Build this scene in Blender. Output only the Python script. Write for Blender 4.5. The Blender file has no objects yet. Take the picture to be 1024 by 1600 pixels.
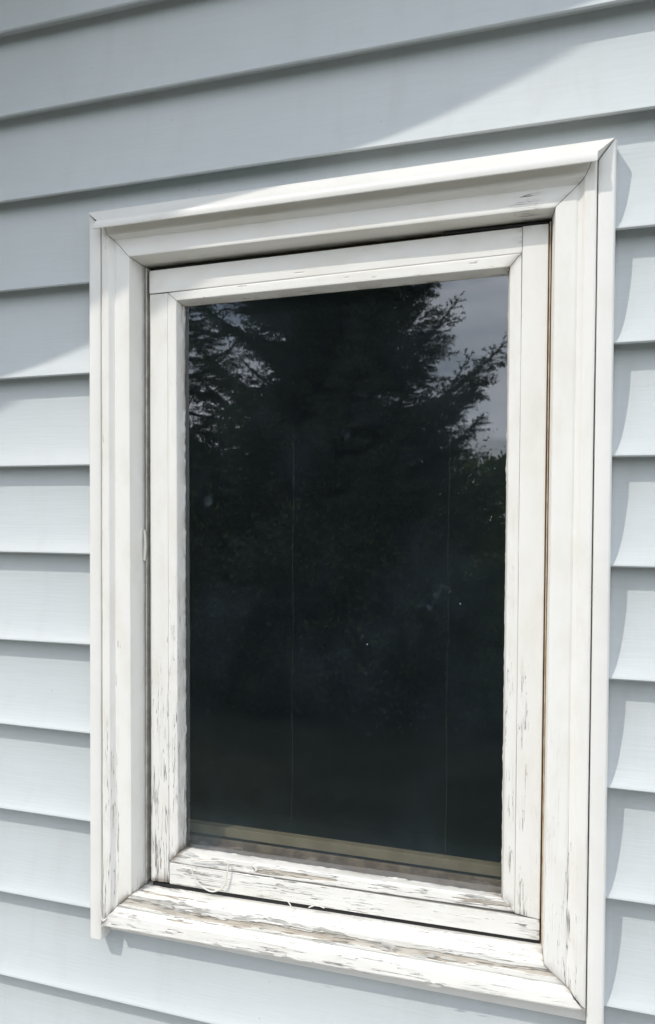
import bpy, math, random
import numpy as np
from mathutils import Vector, Matrix

# ------------------------------------------------------------------ camera, sky, sun, exposure
scene = bpy.context.scene
COL = scene.collection
GROUND_Z = -2.05
cam_data = bpy.data.cameras.new('camera')
cam = bpy.data.objects.new('camera', cam_data); COL.objects.link(cam)
cr = Vector((0.94424212, 0.32920179, 0.00574469)); cu = Vector((-0.01398189, 0.02265978, 0.99964546)); cw = Vector((-0.32895491, 0.94398767, -0.02599918))
m = Matrix((cr, cu, -cw)).transposed().to_4x4()
m.translation = Vector((0.0, -0.8999351, -0.5193337))
cam.matrix_world = m
cam_data.sensor_fit = 'VERTICAL'; cam_data.sensor_height = 24.0
cam_data.lens = 1300.0 / 1600.0 * 24.0
cam_data.shift_y = (839.36 - 800.0) / 1600.0
cam_data.clip_start = 0.02; cam_data.clip_end = 500.0
scene.camera = cam
scene.view_settings.view_transform = 'Standard'; scene.view_settings.look = 'None'
scene.view_settings.exposure = -0.34; scene.view_settings.gamma = 1.0
scene.render.engine = 'CYCLES'

SA, SB = 0.72, 1.30                       # sideways and downward travel of the light per unit of depth
to_sun = Vector((-SA, -1.0, SB)).normalized()
elev = math.asin(to_sun.z); azim = math.atan2(to_sun.x, to_sun.y)
world = bpy.data.worlds.new('World'); scene.world = world; world.use_nodes = True
nt = world.node_tree; N = nt.nodes; L = nt.links; N.clear()
wo = N.new('ShaderNodeOutputWorld'); bg = N.new('ShaderNodeBackground'); sky = N.new('ShaderNodeTexSky')
sky.sky_type = 'NISHITA'; sky.sun_disc = False; sky.sun_elevation = elev; sky.sun_rotation = azim
sky.air_density = 1.0; sky.dust_density = 1.0
tc = N.new('ShaderNodeTexCoord'); mp = N.new('ShaderNodeMapping'); mp.inputs['Scale'].default_value = (1.6, 1.6, 5.5)
mp.inputs['Location'].default_value = (0.9, 0.4, 0.35)
nz = N.new('ShaderNodeTexNoise'); nz.inputs['Scale'].default_value = 1.7; nz.inputs['Detail'].default_value = 9; nz.inputs['Roughness'].default_value = 0.55
rp = N.new('ShaderNodeValToRGB'); rp.color_ramp.elements[0].position = 0.38; rp.color_ramp.elements[1].position = 0.50
nz2 = N.new('ShaderNodeTexNoise'); nz2.inputs['Scale'].default_value = 3.1; nz2.inputs['Detail'].default_value = 5
cr2 = N.new('ShaderNodeValToRGB'); cr2.color_ramp.elements[0].position = 0.3; cr2.color_ramp.elements[0].color = (12.6, 13.6, 15.0, 1)
cr2.color_ramp.elements[1].position = 0.7; cr2.color_ramp.elements[1].color = (21.5, 22.1, 23.4, 1)
mx = N.new('ShaderNodeMix'); mx.data_type = 'RGBA'
bg.inputs['Strength'].default_value = 0.15
L.new(tc.outputs['Generated'], mp.inputs['Vector']); L.new(mp.outputs['Vector'], nz.inputs['Vector']); L.new(mp.outputs['Vector'], nz2.inputs['Vector'])
L.new(nz.outputs['Fac'], rp.inputs['Fac']); L.new(nz2.outputs['Fac'], cr2.inputs['Fac'])
L.new(rp.outputs['Color'], mx.inputs['Factor']); L.new(sky.outputs['Color'], mx.inputs[6]); L.new(cr2.outputs['Color'], mx.inputs[7])
L.new(mx.outputs[2], bg.inputs['Color']); L.new(bg.outputs['Background'], wo.inputs['Surface'])

sun_d = bpy.data.lights.new('sun', 'SUN'); sun_d.energy = 2.65; sun_d.angle = math.radians(0.6); sun_d.color = (1.0, 0.935, 0.85)
sun = bpy.data.objects.new('sun', sun_d); COL.objects.link(sun)
sun.rotation_euler = to_sun.to_track_quat('Z', 'Y').to_euler(); sun.location = (-4, -6, 7)

# ------------------------------------------------------------------ numpy noise
def _h(ix, iy, seed):
    n = (ix * 374761393 + iy * 668265263 + seed * 974711) & 0xffffffff
    n = ((n ^ (n >> 13)) * 1274126177) & 0xffffffff
    return ((n ^ (n >> 16)) & 0xffff) / 65535.0
def vnoise(x, y, seed=0):
    x = np.asarray(x, float); y = np.asarray(y, float)
    ix = np.floor(x).astype(np.int64); iy = np.floor(y).astype(np.int64)
    fx = x - ix; fy = y - iy
    fx = fx * fx * (3 - 2 * fx); fy = fy * fy * (3 - 2 * fy)
    a = _h(ix, iy, seed); b = _h(ix + 1, iy, seed); c = _h(ix, iy + 1, seed); d = _h(ix + 1, iy + 1, seed)
    return (a * (1 - fx) + b * fx) * (1 - fy) + (c * (1 - fx) + d * fx) * fy
def fbm(x, y, seed=0, o=4):
    s = 0; t = 0; a = 1.0
    for k in range(o):
        s = s + a * vnoise(x * 2 ** k, y * 2 ** k, seed + 17 * k); t += a; a *= 0.55
    return s / t
def sstep(a, b, x):
    t = np.clip((x - a) / (b - a), 0, 1); return t * t * (3 - 2 * t)

# ------------------------------------------------------------------ materials
def mat(name):
    mt = bpy.data.materials.new(name); mt.use_nodes = True
    t = mt.node_tree; b = t.nodes['Principled BSDF']
    return mt, t, b
def nd(t, typ, **kw):
    n = t.nodes.new(typ)
    for k, v in kw.items():
        if k in n.inputs.keys(): n.inputs[k].default_value = v
        else: setattr(n, k, v)
    return n
def mixc(t, f, a, b):
    x = t.nodes.new('ShaderNodeMix'); x.data_type = 'RGBA'
    for s, v in ((x.inputs['Factor'], f), (x.inputs[6], a), (x.inputs[7], b)):
        if isinstance(v, bpy.types.NodeSocket): t.links.new(v, s)
        else: s.default_value = v
    return x.outputs[2]
def mth(t, op, a, b=0.5, c=0.5, clamp=False):
    x = t.nodes.new('ShaderNodeMath'); x.operation = op; x.use_clamp = clamp
    for i, v in enumerate((a, b, c)):
        if isinstance(v, bpy.types.NodeSocket): t.links.new(v, x.inputs[i])
        else: x.inputs[i].default_value = v
    return x.outputs[0]
def rng(t, v, a, b, c=0.0, d=1.0):
    x = t.nodes.new('ShaderNodeMapRange'); x.interpolation_type = 'SMOOTHSTEP'
    t.links.new(v, x.inputs[0])
    for i, q in enumerate((a, b, c, d)): x.inputs[i + 1].default_value = q
    return x.outputs[0]
def uvnoise(t, scale, detail=4, rough=0.55, uvs=(1, 1), src=None):
    if src is None:
        src = nd(t, 'ShaderNodeUVMap').outputs[0]
    mpn = t.nodes.new('ShaderNodeMapping'); mpn.inputs['Scale'].default_value = (uvs[0], uvs[1], 1)
    t.links.new(src, mpn.inputs['Vector'])
    n = t.nodes.new('ShaderNodeTexNoise'); n.inputs['Scale'].default_value = scale
    n.inputs['Detail'].default_value = detail; n.inputs['Roughness'].default_value = rough
    t.links.new(mpn.outputs[0], n.inputs['Vector'])
    return n.outputs['Fac']

def siding_material():
    mt, t, b = mat('blue_grey_vinyl')
    geo = nd(t, 'ShaderNodeNewGeometry').outputs['Position']
    big = uvnoise(t, 2.2, 4, 0.6, (1, 2.0), geo)
    mpn = t.nodes.new('ShaderNodeMapping'); mpn.inputs['Scale'].default_value = (16, 16, 420)
    t.links.new(geo, mpn.inputs['Vector'])
    g = t.nodes.new('ShaderNodeTexNoise'); g.inputs['Scale'].default_value = 1.0; g.inputs['Detail'].default_value = 5; g.inputs['Roughness'].default_value = 0.6
    t.links.new(mpn.outputs[0], g.inputs['Vector'])
    c = mixc(t, rng(t, big, 0.3, 0.7), (0.514, 0.552, 0.563, 1), (0.554, 0.588, 0.596, 1))
    c = mixc(t, rng(t, g.outputs['Fac'], 0.35, 0.7, 0, 0.35), c, (0.485, 0.518, 0.53, 1))
    mp2 = t.nodes.new('ShaderNodeMapping'); mp2.inputs['Scale'].default_value = (26, 26, 1.7)
    t.links.new(geo, mp2.inputs['Vector'])
    g2 = t.nodes.new('ShaderNodeTexNoise'); g2.inputs['Scale'].default_value = 1.0; g2.inputs['Detail'].default_value = 5; g2.inputs['Roughness'].default_value = 0.65
    t.links.new(mp2.outputs[0], g2.inputs['Vector'])
    c = mixc(t, rng(t, g2.outputs['Fac'], 0.5, 0.75, 0, 0.35), c, (0.47, 0.49, 0.485, 1))
    # dust specks
    v = t.nodes.new('ShaderNodeTexVoronoi'); v.inputs['Scale'].default_value = 26
    t.links.new(geo, v.inputs['Vector'])
    c = mixc(t, rng(t, v.outputs['Distance'], 0.018, 0.03, 0.45, 0), c, (0.2, 0.2, 0.18, 1))
    t.links.new(c, b.inputs['Base Color']); b.inputs['Roughness'].default_value = 0.48
    b.inputs['Specular IOR Level'].default_value = 0.35
    bp = t.nodes.new('ShaderNodeBump'); bp.inputs['Strength'].default_value = 0.4; bp.inputs['Distance'].default_value = 0.0006
    t.links.new(g.outputs['Fac'], bp.inputs['Height'])
    t.links.new(bp.outputs[0], b.inputs['Normal'])
    return mt

def paint_material(name='weathered_white_paint', base=(0.79, 0.78, 0.745)):
    """u runs along the board, v across it, both in metres. attributes: wear = how cracked, peel = paint gone"""
    mt, t, b = mat(name)
    wear = nd(t, 'ShaderNodeAttribute', attribute_name='wear').outputs['Fac']
    peel = nd(t, 'ShaderNodeAttribute', attribute_name='peel').outputs['Fac']
    # cracks: long thin contours of a stretched noise, broken up
    n1 = uvnoise(t, 1.0, 3, 0.5, (11, 270))
    n2 = uvnoise(t, 1.0, 2, 0.5, (22, 150))
    n3 = uvnoise(t, 1.0, 4, 0.65, (34, 800))
    ridge = mth(t, 'ABSOLUTE', mth(t, 'SUBTRACT', n1, 0.5))
    width = mth(t, 'MULTIPLY', wear, 0.052)
    brk = rng(t, n2, 0.42, 0.60)
    width = mth(t, 'MULTIPLY', width, brk)
    crack = mth(t, 'SUBTRACT', 1.0, mth(t, 'DIVIDE', ridge, mth(t, 'ADD', width, 0.0004)), clamp=True)
    crack = mth(t, 'MULTIPLY', crack, rng(t, wear, 0.02, 0.2))
    # small chips where wear is high
    chip = mth(t, 'ADD', n3, mth(t, 'MULTIPLY', wear, 0.11))
    chip = rng(t, chip, 0.80, 0.812)
    pn = mth(t, 'ADD', peel, mth(t, 'MULTIPLY', mth(t, 'SUBTRACT', n3, 0.5), 0.55))
    pl = rng(t, pn, 0.485, 0.515)
    bare = mth(t, 'MAXIMUM', pl, chip)
    grime = uvnoise(t, 1.0, 5, 0.6, (14, 30))
    streak = uvnoise(t, 1.0, 5, 0.7, (18, 600))
    col = mixc(t, rng(t, grime, 0.40, 0.75, 0, 0.55), base + (1,), (base[0] * .88, base[1] * .86, base[2] * .80, 1))
    # fine lines of dirt along the grain where worn
    fl = mth(t, 'MULTIPLY', rng(t, streak, 0.61, 0.67), mth(t, 'ADD', mth(t, 'MULTIPLY', wear, 0.22), 0.015))
    col = mixc(t, fl, col, (0.42, 0.40, 0.36, 1))
    wood = mixc(t, rng(t, streak, 0.35, 0.65), (0.40, 0.345, 0.28, 1), (0.62, 0.57, 0.49, 1))
    wg = mixc(t, rng(t, grime, 0.4, 0.62), wood, (0.62, 0.58, 0.515, 1))
    col = mixc(t, bare, col, wg)
    rim_shade = mth(t, 'MULTIPLY', rng(t, pn, 0.44, 0.475), rng(t, pn, 0.52, 0.485))  # shadow under lifted paint edges, painted as a thin dark line
    col = mixc(t, mth(t, 'MULTIPLY', rim_shade, 0.55), col, (0.22, 0.20, 0.175, 1))
    col = mixc(t, mth(t, 'MULTIPLY', crack, 0.85), col, (0.13, 0.12, 0.105, 1))
    dirt = nd(t, 'ShaderNodeAttribute', attribute_name='dirt').outputs['Fac']
    col = mixc(t, mth(t, 'MULTIPLY', dirt, 0.8, clamp=True), col, (0.17, 0.14, 0.105, 1))
    t.links.new(col, b.inputs['Base Color'])
    r = mixc(t, bare, (0.42, 0.42, 0.42, 1), (0.85, 0.85, 0.85, 1))
    t.links.new(r, b.inputs['Roughness']); b.inputs['Specular IOR Level'].default_value = 0.3
    h = mth(t, 'SUBTRACT', mth(t, 'MULTIPLY', streak, 0.12), mth(t, 'MULTIPLY', crack, 0.9))
    h = mth(t, 'SUBTRACT', h, mth(t, 'MULTIPLY', bare, 0.7))
    h = mth(t, 'ADD', h, mth(t, 'MULTIPLY', uvnoise(t, 1.0, 3, 0.5, (60, 90)), 0.25))
    bp = t.nodes.new('ShaderNodeBump'); bp.inputs['Strength'].default_value = 0.9; bp.inputs['Distance'].default_value = 0.0007
    t.links.new(h, bp.inputs['Height']); t.links.new(bp.outputs[0], b.inputs['Normal'])
    return mt

def vinyl_trim_material():
    mt, t, b = mat('white_vinyl_trim')
    geo = nd(t, 'ShaderNodeNewGeometry').outputs['Position']
    n = uvnoise(t, 14, 5, 0.6, (1, 1), geo)
    c = mixc(t, rng(t, n, 0.35, 0.75), (0.775, 0.77, 0.74, 1), (0.735, 0.725, 0.69, 1))
    n2 = uvnoise(t, 300, 2, 0.5, (1, 1), geo)
    c = mixc(t, rng(t, n2, 0.72, 0.8, 0, 0.3), c, (0.5, 0.48, 0.44, 1))
    t.links.new(c, b.inputs['Base Color']); b.inputs['Roughness'].default_value = 0.38
    bp = t.nodes.new('ShaderNodeBump'); bp.inputs['Strength'].default_value = 0.2; bp.inputs['Distance'].default_value = 0.0006
    t.links.new(n, bp.inputs['Height']); t.links.new(bp.outputs[0], b.inputs['Normal'])
    return mt

def simple(name, col, rough=0.7, col2=None, scale=20.0, spec=0.3, bump=0.0):
    mt, t, b = mat(name)
    geo = nd(t, 'ShaderNodeNewGeometry').outputs['Position']
    n = uvnoise(t, scale, 5, 0.6, (1, 1), geo)
    col2 = col2 or tuple(c * 0.7 for c in col)
    c = mixc(t, rng(t, n, 0.35, 0.65), col + (1,), col2 + (1,))
    t.links.new(c, b.inputs['Base Color']); b.inputs['Roughness'].default_value = rough
    b.inputs['Specular IOR Level'].default_value = spec
    if bump:
        bp = t.nodes.new('ShaderNodeBump'); bp.inputs['Strength'].default_value = 0.5; bp.inputs['Distance'].default_value = bump
        t.links.new(n, bp.inputs['Height']); t.links.new(bp.outputs[0], b.inputs['Normal'])
    return mt

def glass_material():
    mt = bpy.data.materials.new('dusty_window_glass'); mt.use_nodes = True
    t = mt.node_tree; t.nodes.clear()
    out = t.nodes.new('ShaderNodeOutputMaterial')
    fr = nd(t, 'ShaderNodeFresnel')
    gm = t.nodes.new('ShaderNodeNewGeometry'); GI = 2.15
    t.links.new(mth(t, 'ADD', mth(t, 'MULTIPLY', gm.outputs['Backfacing'], 1 / GI - GI), GI), fr.inputs['IOR'])
    geo = nd(t, 'ShaderNodeNewGeometry').outputs['Position']
    tr = t.nodes.new('ShaderNodeBsdfTransparent'); tr.inputs[0].default_value = (0.82, 0.86, 0.86, 1)
    gl = t.nodes.new('ShaderNodeBsdfGlossy'); gl.inputs['Roughness'].default_value = 0.015
    gl.inputs['Color'].default_value = (0.93, 0.96, 1.0, 1)
    wav = uvnoise(t, 3.0, 1, 0.4, (1, 1), geo)
    bp = t.nodes.new('ShaderNodeBump'); bp.inputs['Strength'].default_value = 1.0; bp.inputs['Distance'].default_value = 0.00010
    t.links.new(wav, bp.inputs['Height']); t.links.new(bp.outputs[0], gl.inputs['Normal'])
    m1 = t.nodes.new('ShaderNodeMixShader')
    t.links.new(fr.outputs[0], m1.inputs[0]); t.links.new(tr.outputs[0], m1.inputs[1]); t.links.new(gl.outputs[0], m1.inputs[2])
    # dust film, tinted blue as painted haze on the reflection, heavier toward the bottom edge, and a few specks
    df = nd(t, 'ShaderNodeBsdfDiffuse'); df.inputs['Color'].default_value = (0.34, 0.45, 0.55, 1)
    sep = t.nodes.new('ShaderNodeSeparateXYZ'); t.links.new(geo, sep.inputs[0])
    low = rng(t, sep.outputs['Z'], -0.87, -0.95)
    n1 = uvnoise(t, 9, 6, 0.65, (1, 1), geo)
    dust_haze = mth(t, 'ADD', mth(t, 'MULTIPLY', rng(t, n1, 0.40, 0.80), 0.020), 0.011)
    dust_haze = mth(t, 'ADD', dust_haze, mth(t, 'MULTIPLY', mth(t, 'MULTIPLY', low, n1), 0.10))
    dust_haze = mth(t, 'ADD', dust_haze, mth(t, 'MULTIPLY', rng(t, uvnoise(t, 17, 5, 0.6, (1, 1), geo), 0.66, 0.76), 0.06))
    v = t.nodes.new('ShaderNodeTexVoronoi'); v.inputs['Scale'].default_value = 24; v.inputs['Randomness'].default_value = 1
    t.links.new(geo, v.inputs['Vector'])
    sp = mth(t, 'MULTIPLY', rng(t, v.outputs['Distance'], 0.015, 0.035, 0.4, 0), rng(t, uvnoise(t, 15, 2, 0.5, (1, 1), geo), 0.5, 0.6))
    dust_haze = mth(t, 'MAXIMUM', dust_haze, sp)
    m2 = t.nodes.new('ShaderNodeMixShader')
    t.links.new(dust_haze, m2.inputs[0]); t.links.new(m1.outputs[0], m2.inputs[1]); t.links.new(df.outputs[0], m2.inputs[2])
    t.links.new(m2.outputs[0], out.inputs['Surface'])
    return mt

M = dict(
    siding=siding_material(), paint=paint_material(), vinyl=vinyl_trim_material(), glass=glass_material(),
    jamb=simple('stained_jamb_wood', (0.13, 0.09, 0.06), 0.8, (0.05, 0.035, 0.027), 30),
    dark_fill=simple('near_black_fill', (0.03, 0.03, 0.03), 0.7),
    strip=simple('aged_weather_strip', (0.62, 0.60, 0.54), 0.6, (0.45, 0.42, 0.37), 60),
    khaki=simple('khaki_screen_frame', (0.27, 0.22, 0.14), 0.5, (0.215, 0.175, 0.11), 25),
    brown=simple('dull_brown_sill', (0.27, 0.195, 0.135), 0.8, (0.15, 0.105, 0.075), 40),
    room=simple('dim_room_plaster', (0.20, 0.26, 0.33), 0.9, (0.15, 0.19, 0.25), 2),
    cord=simple('dull_blind_cord', (0.06, 0.07, 0.05), 0.8),
    caulk=simple('old_white_caulk', (0.78, 0.765, 0.72), 0.6, (0.68, 0.65, 0.58), 90),
    bark=simple('spruce_bark', (0.10, 0.075, 0.055), 0.95, (0.05, 0.04, 0.03), 12, 0.2, 0.01),
    soffit=simple('white_soffit', (0.62, 0.62, 0.60), 0.6, (0.55, 0.55, 0.53), 6),
    shingle=simple('grey_shingles', (0.10, 0.10, 0.10), 0.95, (0.06, 0.06, 0.06), 40),
    lawn=simple('lawn_green', (0.048, 0.060, 0.036), 0.95, (0.035, 0.042, 0.027), 1.5, 0.1, 0.02),
)
def leaf_mat(name, c1, c2, scale=3.0, trans=0.25):
    mt, t, b = mat(name)
    geo = nd(t, 'ShaderNodeNewGeometry').outputs['Position']
    n = uvnoise(t, scale, 4, 0.7, (1, 1), geo)
    c = mixc(t, rng(t, n, 0.35, 0.65), c1 + (1,), c2 + (1,))
    t.links.new(c, b.inputs['Base Color']); b.inputs['Roughness'].default_value = 0.6; b.inputs['Specular IOR Level'].default_value = 0.2
    tl = t.nodes.new('ShaderNodeBsdfTranslucent'); t.links.new(c, tl.inputs[0])
    ms = t.nodes.new('ShaderNodeMixShader'); ms.inputs[0].default_value = trans
    t.links.new(b.outputs[0], ms.inputs[1]); t.links.new(tl.outputs[0], ms.inputs[2])
    t.links.new(ms.outputs[0], t.nodes['Material Output'].inputs['Surface'])
    return mt
M['needle'] = leaf_mat('spruce_needles', (0.075, 0.115, 0.070), (0.12, 0.16, 0.095), 2.2, 0.4)
M['leaf'] = leaf_mat('shrub_leaves', (0.06, 0.10, 0.04), (0.115, 0.165, 0.06), 1.5, 0.45)

# ------------------------------------------------------------------ object helpers
def link(name, me, material=None, parent=None):
    o = bpy.data.objects.new(name, me); COL.objects.link(o)
    if material:
        for mm in (material if isinstance(material, (list, tuple)) else [material]): me.materials.append(mm)
    if parent: o.parent = parent
    return o
def pyobj(name, verts, faces, material, parent=None, smooth=False):
    me = bpy.data.meshes.new(name); me.from_pydata([tuple(v) for v in verts], [], faces); me.update()
    if smooth: me.polygons.foreach_set('use_smooth', [True] * len(me.polygons))
    return link(name, me, material, parent)
def empty(name, loc=(0, 0, 0), label=None, cat=None, group=None, kind=None):
    o = bpy.data.objects.new(name, None); COL.objects.link(o); o.location = loc; o.empty_display_size = 0.05
    return tag(o, label, cat, group, kind)
def tag(o, label=None, cat=None, group=None, kind=None):
    if label: o['label'] = label
    if cat: o['category'] = cat
    if group: o['group'] = group
    if kind: o['kind'] = kind
    return o

class Grids:
    """collects displaced grids and boxes with uv + wear/peel attributes into one mesh"""
    def __init__(s): s.V = []; s.F = []; s.UV = []; s.W = []; s.P = []; s.D = []; s.n = 0
    def grid(s, P, uv, wear, peel, dirt=None):
        s.D.append((dirt if dirt is not None else np.zeros_like(wear)).ravel())
        nu, nv = P.shape[:2]
        s.V.append(P.reshape(-1, 3)); s.UV.append(uv.reshape(-1, 2)); s.W.append(wear.ravel()); s.P.append(peel.ravel())
        i = np.arange(nu * nv).reshape(nu, nv) + s.n
        s.F.append(np.stack([i[:-1, :-1], i[1:, :-1], i[1:, 1:], i[:-1, 1:]], -1).reshape(-1, 4)); s.n += nu * nv
    def quadset(s, verts, faces, wear=0.3):
        verts = np.array(verts, float)
        s.V.append(verts); s.UV.append(verts[:, [0, 2]] * 1.0); s.W.append(np.full(len(verts), wear)); s.P.append(np.zeros(len(verts))); s.D.append(np.zeros(len(verts)))
        s.F.append(np.array(faces) + s.n); s.n += len(verts)
    def build(s, name, material, parent, smooth=True):
        V = np.concatenate(s.V); F = np.concatenate(s.F); UV = np.concatenate(s.UV)
        me = bpy.data.meshes.new(name)
        me.vertices.add(len(V)); me.vertices.foreach_set('co', V.ravel())
        me.loops.add(F.size); me.loops.foreach_set('vertex_index', F.ravel().astype(np.int32))
        me.polygons.add(len(F)); me.polygons.foreach_set('loop_start', np.arange(0, F.size, 4, dtype=np.int32))
        me.polygons.foreach_set('loop_total', np.full(len(F), 4, dtype=np.int32))
        me.update(calc_edges=True)
        uvl = me.uv_layers.new(name='UVMap'); uvl.data.foreach_set('uv', UV[F.ravel()].ravel())
        for nm, arr in (('wear', s.W), ('peel', s.P), ('dirt', s.D)):
            a = me.attributes.new(nm, 'FLOAT', 'POINT'); a.data.foreach_set('value', np.concatenate(arr).astype(np.float32))
        me.polygons.foreach_set('use_smooth', np.full(len(F), smooth)); me.update()
        if smooth: me.set_sharp_from_angle(angle=math.radians(38))
        return link(name, me, material, parent)

def sweep(g, profile, A, B, seg=0.004, vseg=0.002, wearf=None, amp=0.0007, seam=(0.0004, 0.0004), uoff=0.0, seed=1, ragged=None, dirty=(.3, .3, .3)):
    """profile: list of ((X,Z,Y) at end A, (X,Z,Y) at end B). Lofts the strip between them, finely divided and worn"""
    a = np.array([[p[0][0], p[0][2], p[0][1]] for p in profile], float)      # -> x, y, z
    b = np.array([[p[1][0], p[1][2], p[1][1]] for p in profile], float)
    mid = (a + b) / 2
    d = np.linalg.norm(np.diff(mid, axis=0), axis=1)
    ts = [np.array([0.0])]; cut = [0.0]
    for k, dk in enumerate(d):
        n = max(1, int(round(dk / vseg)))
        ts.append(k + np.arange(1, n + 1) / n)
    tt = np.concatenate(ts); cum = np.concatenate([[0], np.cumsum(d)])
    k = np.clip(np.floor(tt - 1e-9).astype(int), 0, len(d) - 1); f = (tt - k)[:, None]
    pa = a[k] * (1 - f) + a[k + 1] * f; pb = b[k] * (1 - f) + b[k + 1] * f
    vv = cum[k] + d[k] * f[:, 0]
    Lm = np.linalg.norm(b[len(b) // 2] - a[len(a) // 2]); nu = max(2, int(Lm / seg))
    s0 = seam[0] / Lm; s1 = 1 - seam[1] / Lm
    U = np.linspace(s0, s1, nu)
    P = pa[None] * (1 - U)[:, None, None] + pb[None] * U[:, None, None]
    # true length coordinate: project on axis
    ax = (b.mean(0) - a.mean(0)); ax /= np.linalg.norm(ax)
    along = (P @ ax); uu = along - along.min() + uoff
    VV = np.broadcast_to(vv[None], uu.shape)
    # normals of profile
    tang = np.gradient(pa + pb, axis=0); nor = np.cross(np.broadcast_to(ax, tang.shape), tang); nor /= (np.linalg.norm(nor, axis=1)[:, None] + 1e-12)
    flip = np.where((nor[:, 1] > 0.3), -1, 1)
    if np.mean(nor[:, 1]) > 0: nor = -nor
    wear = np.zeros_like(uu); peel = np.zeros_like(uu)
    if wearf is not None:
        wear, peel = wearf(uu - uoff, VV, P)
        # lifted edges: paint humps up just before the bare areas
        edge = np.exp(-((peel - 0.30) / 0.12) ** 2)
        lift = fbm((uu) * 60, VV * 200, seed + 5, 2)
        h = -sstep(0.44, 0.56, peel) * amp + edge * amp * 0.9 * sstep(0.5, 0.8, lift)
        h = h + (fbm(uu * 22, VV * 160, seed + 9, 3) - 0.5) * 0.0006 * wear
        P = P + nor[None] * h[..., None]
    P = P + nor[None] * ((fbm(uu * 7, VV * 20 + seed, seed + 3, 2) - 0.5) * 0.0007)[..., None]
    if ragged is not None:
        back = sstep(cum[-1] - 0.0035, cum[-1] - 0.0012, VV)
        amt = (fbm(uu * 130, VV * 0 + seed, seed + 7, 3) - 0.54) * 0.0018 + (fbm(uu * 40, VV * 0 + seed, seed + 8, 2) > 0.78) * 0.0006
        P = P + np.array([ragged[0], 0.0, ragged[1]])[None, None] * (back * np.clip(amt, -0.0004, 0.0022))[..., None]
    u0 = (U * Lm)[:, None] + 0 * VV; u1 = ((1 - U) * Lm)[:, None] + 0 * VV; nz_ = fbm(uu * 60, VV * 120, seed + 31, 4)
    dirt = dirty[0] * np.exp(-u0 / 0.005) + dirty[1] * np.exp(-u1 / 0.005) + dirty[2] * np.exp(-(cum[-1] - VV) / 0.006)
    dirt = np.clip(dirt * (0.3 + 1.6 * sstep(0.4, 0.62, nz_)), 0, 1)
    g.grid(P, np.stack([uu + seed * 1.37, VV + seed * 0.31], -1), wear, peel, dirt)

# ------------------------------------------------------------------ setting: lawn
def make_ground():
    n = 90; xs = np.linspace(-1, 1, n); xs = np.sign(xs) * np.abs(xs) ** 2.2 * 160
    X, Y = np.meshgrid(xs, xs - 2.0, indexing='ij')
    Z = GROUND_Z + (fbm(X * 0.35, Y * 0.35, 3) - 0.5) * 0.12 * sstep(0.3, 2.5, np.abs(Y))
    P = np.stack([X, Y, Z], -1).reshape(-1, 3); i = np.arange(n * n).reshape(n, n)
    F = np.stack([i[:-1, :-1], i[1:, :-1], i[1:, 1:], i[:-1, 1:]], -1).reshape(-1, 4)
    o = pyobj('ground', P, F.tolist(), M['lawn'], None, True); tag(o, kind='structure')
make_ground()
def make_bounce_slab():  # unseen pale slab, added to bounce light up into the wall's shade
    n, k = 60, 14; V = []; F = []
    for i in range(n + 1):
        for j in range(k + 1):
            x = -7 + 12 * i / n; y = 0.3 - 2.35 * j / k
            V.append((x, y, GROUND_Z + 0.035 - (0.10 if j in (0, k) else 0)))
    for i in range(n):
        for j in range(k):
            a = i * (k + 1) + j; F.append((a, a + 1, a + k + 2, a + k + 1))
    tag(pyobj('bounce_slab', V, F, simple('pale_bounce_surface', (0.34, 0.325, 0.30), 0.9, (0.28, 0.265, 0.245), 5, 0.2, 0.003)), kind='structure')
make_bounce_slab()

# ------------------------------------------------------------------ house wall: clapboard siding, roof overhang, room behind
LIPS = [0.1095, 0.0, -0.11, -0.2279, -0.3426, -0.458, -0.5716, -0.687, -0.8004, -0.9152, -1.0277, -1.1425]
while LIPS[0] < 1.6: LIPS.insert(0, LIPS[0] + 0.1143)
while LIPS[-1] > GROUND_Z + 0.16: LIPS.append(LIPS[-1] - 0.1143)
SD = 0.0205
def siding_profile():
    pts = []      # from top to bottom : (z, y)
    for i in range(1, len(LIPS)):
        zt, zb = LIPS[i - 1], LIPS[i]; e = zt - zb
        for tq, yq in ((-0.06, 1.05), (0.10, 1.0), (0.25, .985), (0.36, .95), (0.46, .88), (0.56, .79), (0.66, .68), (0.75, .56), (0.82, .44), (0.88, .31), (0.925, .19), (0.95, .10), (0.965, .04), (0.975, 0.01), (0.985, 0.0)):
            pts.append((zt - tq * e, SD * yq))
        # rounded lip rolling back under
        for aa in (25, 50, 75):
            r = 0.0026
            pts.append((zb + 0.0017 + r * (1 - math.sin(math.radians(aa))) - r * .65 + 0.0, r * (1 - math.cos(math.radians(aa)))))
        pts.append((zb + 0.0010, 0.0042)); pts.append((zb + 0.0050, 0.0050)); pts.append((zb + 0.0070, SD * 0.75)); pts.append((zb + 0.0078, SD * 1.06))
    return pts
def siding_block(V, F, x0, x1, ztop, zbot, seed):
    pr = [p for p in siding_profile() if zbot <= p[0] <= ztop]
    nx = max(2, int((x1 - x0) / 0.09)); base = len(V)
    for i in range(nx + 1):
        x = x0 + (x1 - x0) * i / nx
        for k, (z, y) in enumerate(pr):
            wob = 0.0007 * math.sin(x * 3.1 + z * 7) + 0.0005 * math.sin(x * 7.7 + round(z / 0.114) * 2.3)
            V.append((x, y, z + wob))
    n = len(pr)
    for i in range(nx):
        for k in range(n - 1):
            a = base + i * n + k; F.append((a, a + 1, a + n + 1, a + n))
HX0, HX1, HZ0, HZ1 = -0.613, -0.024, -1.034, -0.155     # opening in the wall
wall = empty('house_wall', (0, 0, GROUND_Z), 'pale blue-grey vinyl clapboard house wall around the white window', 'wall')
V = []; F = []
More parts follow.
